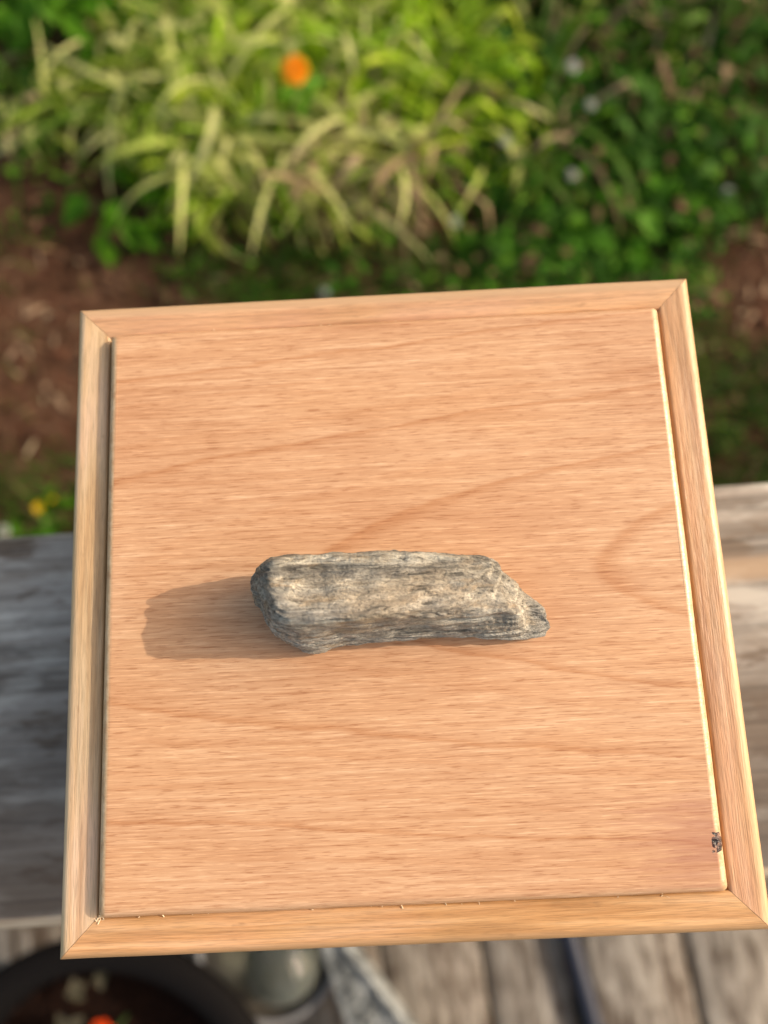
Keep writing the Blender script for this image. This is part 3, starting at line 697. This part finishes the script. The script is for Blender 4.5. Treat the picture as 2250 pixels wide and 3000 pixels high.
for (x, y, n, mw, lab) in (
    (-0.30, 0.93, 42, [(Y, 6), (Gn, 3)], 'lowest yellowing strap leaved clump, drooping over the bare soil on the left'),
    (-0.10, 0.90, 42, [(Y, 6), (Dr, 2)], 'straw yellow drooping clump just behind the middle of the box'),
    (0.06, 0.94, 42, [(Y, 4), (Dr, 3), (Gn, 1)], 'half dried strap leaved clump behind the box, right of the straw yellow one'),
    (-0.42, 1.06, 42, [(Y, 5), (Gn, 2), (Sh, 1)], 'pale drooping clump below the broad leaved plant at upper left'),
    (-0.24, 1.12, 44, [(Y, 6), (Gn, 2)], 'pale yellow clump to the left below the orange flower'),
    (-0.06, 1.14, 44, [(Y, 4), (Gn, 4)], 'yellow green clump straight below the orange flower'),
    (0.12, 1.12, 46, [(Gn, 6), (Y, 2)], 'brightest green strap leaved clump at the right side of the mass'),
    (0.13, 1.34, 44, [(Gn, 6), (Y, 2)], 'bright green clump at the top edge right of the orange flower'),
    (-0.04, 1.38, 42, [(Y, 3), (Gn, 4)], 'mixed green and straw clump behind the orange flower'),
    (-0.24, 1.36, 44, [(Y, 6), (Gn, 2)], 'palest straw coloured clump at the top edge left of the orange flower'),
    (-0.42, 1.30, 40, [(Y, 4), (Gn, 3)], 'yellowing clump right beside the broad leaved plant at the top left'),
    (0.20, 1.02, 34, [(Gn, 6), (Y, 2)], 'low bright green clump between the straw clumps and the dark weeds'),
    (-0.36, 1.19, 40, [(Y, 5), (Gn, 3)], 'pale clump midway between the upper left broad leaved plant and the orange flower'),
    (0.02, 1.26, 40, [(Gn, 5), (Y, 4)], 'dense yellow green clump just right of and above the orange flower'),
    (-0.52, 1.16, 30, [(Y, 4), (Sh, 3)], 'thin pale clump right under the upper left broad leaved plant'),
    (-0.64, 1.10, 30, [(Y, 4), (Dr, 1), (Sh, 3)], 'sparse half dry clump at the left edge of the photo'),
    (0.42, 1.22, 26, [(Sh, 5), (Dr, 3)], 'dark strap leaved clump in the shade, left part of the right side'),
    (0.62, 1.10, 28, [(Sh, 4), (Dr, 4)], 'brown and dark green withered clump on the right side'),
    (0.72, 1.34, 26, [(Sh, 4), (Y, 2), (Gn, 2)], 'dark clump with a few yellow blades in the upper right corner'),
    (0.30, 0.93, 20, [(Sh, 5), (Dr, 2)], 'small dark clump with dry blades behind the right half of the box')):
    clump(x, y, n, mw, lab)

# broad-leaved plants
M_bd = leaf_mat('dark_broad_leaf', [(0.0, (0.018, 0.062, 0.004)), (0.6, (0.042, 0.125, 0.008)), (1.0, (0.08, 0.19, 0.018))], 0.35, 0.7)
BL = [mesh('leaf', *broad_leaf(L_, w_, 0.25, b_, lo), M_bl) for (L_, w_, b_, lo) in ((0.05, 0.017, 0.4, 0), (0.042, 0.016, 0.2, 3), (0.06, 0.019, 0.6, 3), (0.036, 0.014, 0.3, 0))]
BD = [mesh('leaf', *broad_leaf(L_, w_, 0.25, b_, lo), M_bd) for (L_, w_, b_, lo) in ((0.04, 0.014, 0.4, 3), (0.034, 0.014, 0.2, 0), (0.05, 0.016, 0.6, 3), (0.028, 0.011, 0.3, 0))]
def leafy(x, y, n, h, rad, protos, label, group, name='broad_leaf_plant'):
    e = empty(name, (x, y, GZ + soil_h(x, y) - 0.004)); tag(e, label, 'plant', group)
    sv, sf = [], []
    for i in range(n):
        b = rd.uniform(0, 6.28); u = rd.random(); r = rad*math.sqrt(u); hh = h*(1-0.55*u)*rd.uniform(0.65, 1.05)
        p = (r*math.cos(b), r*math.sin(b), hh)
        if i % 3 == 0:
            o = len(sv); v_, f_ = tube([(0.15*p[0], 0.15*p[1], 0), (0.6*p[0], 0.6*p[1], 0.6*hh), p], [0.0018, 0.0014, 0.001], 5)
            sv += v_; sf += [tuple(k+o for k in f) for f in f_]
        s = rd.uniform(0.8, 1.3)
        link('leaf', rd.choice(protos), e, p, (rd.gauss(0, 0.35), rd.uniform(-0.35, 0.55), b+rd.gauss(0, 0.7)), (s, s, s))
    link('stem', mesh('stem', sv, sf, M_stem), e)
    return e
g1 = 'bright broad leaved plants in the flower bed'
leafy(-0.60, 1.30, 90, 0.20, 0.13, BL, 'bright green broad leaved plant in the upper left corner', g1)
leafy(-0.74, 1.40, 70, 0.20, 0.13, BL, 'broad leaved plant at the very left of the top edge', g1)
leafy(-0.52, 0.90, 26, 0.08, 0.09, BL, 'low green leafy plant at the top of the bare brown soil', g1)
leafy(0.30, 1.42, 60, 0.16, 0.12, BL, 'broad leaved green plant at the top edge right of the bright blades', g1)
g2 = 'dark leafy weeds on the right side of the flower bed'
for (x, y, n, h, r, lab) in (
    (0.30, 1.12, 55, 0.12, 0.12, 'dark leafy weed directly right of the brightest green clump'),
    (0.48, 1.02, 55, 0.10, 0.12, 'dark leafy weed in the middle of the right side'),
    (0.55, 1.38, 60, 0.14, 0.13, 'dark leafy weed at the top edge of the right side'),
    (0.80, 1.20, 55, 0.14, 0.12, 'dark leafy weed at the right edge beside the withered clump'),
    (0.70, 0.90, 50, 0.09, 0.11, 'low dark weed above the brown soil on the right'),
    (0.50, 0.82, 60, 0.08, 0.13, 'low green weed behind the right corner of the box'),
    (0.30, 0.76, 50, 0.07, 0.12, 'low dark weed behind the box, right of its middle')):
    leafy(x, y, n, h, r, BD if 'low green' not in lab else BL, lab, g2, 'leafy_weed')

# flowers in the bed
flower('marigold', (-0.1225, 1.012, GZ), 0.225, MARI(0.025), M_orange, 'orange marigold flower standing among the pale strap leaves', 'flower', None, 9, 6, 0.012, rx=0.5)
CUP = lambda r: [(5, r, 0.45, 0, r*0.55), (5, r*0.8, 0.8, r*0.05, r*0.45)]
flower('buttercup', (-0.649, 0.274, GZ-0.01), 0.062, CUP(0.010), M_yellow, 'bright yellow buttercup in the grass beside the railing on the left', 'flower', 'buttercups', 21, 2, 0.01, 0.0011)
flower('buttercup', (-0.637, 0.306, GZ-0.01), 0.04, CUP(0.006), M_yellow, 'smaller duller buttercup low in the grass behind the bright yellow one', 'flower', 'buttercups', 22, 2, 0.01, 0.0011)
CLO = lambda r: [(12, r, -0.2, 0, r*0.25), (12, r, 0.3, 0.002, r*0.22), (10, r*0.9, 0.8, 0.003, r*0.2), (6, r*0.8, 1.25, 0.004, r*0.2)]
for i, (x, y, h, r, lab) in enumerate((
    (-0.673, 0.235, 0.11, 0.013, 'white clover head beside the left end of the visible railing'),
    (0.139, 0.803, 0.07, 0.013, 'white clover head at the foot of the straw coloured blades behind the box'),
    (0.667, 0.831, 0.07, 0.012, 'white clover head at the right edge above the brown soil'),
    (0.3895, 1.074, 0.14, 0.014, 'white clover head highest up on the shaded right side'),
    (0.419, 0.995, 0.13, 0.012, 'white clover head below the highest one on the right side'),
    (0.256, 0.947, 0.11, 0.013, 'white clover head right of the bright green blades'),
    (0.38, 0.876, 0.08, 0.012, 'faint white clover head in the middle of the dark weeds'),
    (-0.107, 0.683, 0.06, 0.011, 'white clover head low in the grass just behind the box'))):
    flower('clover_flower', (x, y, GZ-0.01), h, CLO(r*0.85), M_white, lab, 'flower', 'white clover heads', 30+i, 2, 0.008, 0.001)

# ------------------------------------------------------------------ stuff: grass, ground cover, leaf litter
def stuff_leaves(name, n, pos, L, W, mats, wts, up, seed):
    """n little bent leaves: pos(n)->xy ; each 3 quads long"""
    g = np.random.default_rng(seed)
    xy = pos(g, n); n = len(xy)
    Ls = g.uniform(*L, n); Ws = g.uniform(*W, n); az = g.uniform(0, 2*np.pi, n); el = g.normal(up[0], up[1], n); be = g.uniform(0.2, 1.6, n)*up[2]
    z0 = np.array([GZ + soil_h(x, y) for x, y in xy]) + (g.uniform(0, up[3], n) if up[3] else -0.004)
    V = np.zeros((n, 8, 3)); x = np.zeros(n); z = np.zeros(n); e = el.copy()
    for i in range(4):
        w = Ws*(0.8, 1.0, 0.75, 0.12)[i]
        for s in (0, 1):
            sg = (-1, 1)[s]
            V[:, i*2+s, 0] = x*np.cos(az) - sg*w*np.sin(az); V[:, i*2+s, 1] = x*np.sin(az) + sg*w*np.cos(az); V[:, i*2+s, 2] = z
        x = x + Ls/3*np.cos(e); z = z + Ls/3*np.sin(e); e = e - be/3
    V[:, :, 0] += xy[:, 0:1]; V[:, :, 1] += xy[:, 1:2]; V[:, :, 2] += z0[:, None]
    base = (np.arange(n)*8)[:, None, None]
    Q = base + np.array([[0, 1, 3, 2], [2, 3, 5, 4], [4, 5, 7, 6]])[None]
    mi = np.repeat(g.choice(len(mats), n, p=wts), 3)
    me = np_mesh(name, V.reshape(-1, 3), Q.reshape(-1, 4), mats, mi)
    return tag(link(name, me), kind='stuff')
def region(x0, x1, y0, y1, keep=None):
    def f(g, n):
        xy = np.stack([g.uniform(x0, x1, n), g.uniform(y0, y1, n)], 1)
        if keep is not None:
            xy = xy[[keep(x, y, g) for x, y in xy]]
        return xy
    return f
def bare(x, y):
    """how bare the soil is (0..1): brown patch on the left, smaller one on the right"""
    w = 0.25*mnoise.noise(Vector((x*5, y*5, 7)))
    a = 1.25 - math.hypot((x+0.62)/0.30, (y-0.60)/0.24)
    b = 1.1 - math.hypot((x-0.78)/0.20, (y-0.66)/0.15)
    return max(0, min(1, max(a, b)*2.2 + w))
SG = [plain('grass_dark', (0.018, 0.058, 0.004), 0.7, 0.12), plain('grass_mid', (0.036, 0.105, 0.006), 0.7, 0.12), plain('grass_light', (0.085, 0.18, 0.015), 0.7, 0.12), plain('grass_dry', (0.22, 0.17, 0.08), 0.7, 0.2)]
stuff_leaves('grass', 26000, region(-1.7, 1.7, 0.11, 0.86, lambda x, y, g: g.random() > bare(x, y)*0.97 and (y < 0.78 or g.random() < 0.4)), (0.03, 0.085), (0.0009, 0.0018), SG, [0.58, 0.32, 0.06, 0.04], (1.15, 0.35, 1.0, 0), 1)
stuff_leaves('outer_grass', 30000, region(-3.2, 3.2, 0.11, 4.0, lambda x, y, g: abs(x) > 1.0 or y > 1.6), (0.06, 0.16), (0.0015, 0.003), SG, [0.35, 0.4, 0.17, 0.08], (1.1, 0.35, 1.2, 0), 2)
SC = [plain('cover_dark', (0.018, 0.062, 0.004), 0.75, 0.1), plain('cover_mid', (0.04, 0.125, 0.006), 0.75, 0.1), plain('cover_light', (0.085, 0.19, 0.012), 0.75, 0.1), plain('cover_brown', (0.15, 0.085, 0.045), 0.8, 0.2)]  # under-leaves darkened in colour to stand for shade between the blades
stuff_leaves('ground_cover', 15000, region(-1.1, 1.3, 0.60, 1.7, lambda x, y, g: g.random() > bare(x, y) and (x > 0.2 or g.random() < 0.16)), (0.014, 0.036), (0.004, 0.009), SC, [0.4, 0.34, 0.12, 0.14], (0.3, 0.5, 1.0, 0.07), 3)
SL = [plain('litter_brown', (0.15, 0.085, 0.05), 0.9, 0.15), plain('litter_tan', (0.30, 0.20, 0.125), 0.85, 0.15), plain('litter_red', (0.12, 0.05, 0.028), 0.9, 0.15), plain('litter_straw', (0.42, 0.33, 0.20), 0.8, 0.2)]
stuff_leaves('leaf_litter', 3000, region(-1.1, 1.1, 0.30, 1.5, lambda x, y, g: g.random() < 0.25+0.75*bare(x, y)), (0.012, 0.055), (0.002, 0.007), SL, [0.48, 0.16, 0.31, 0.05], (0.12, 0.25, 0.6, 0.006), 4)
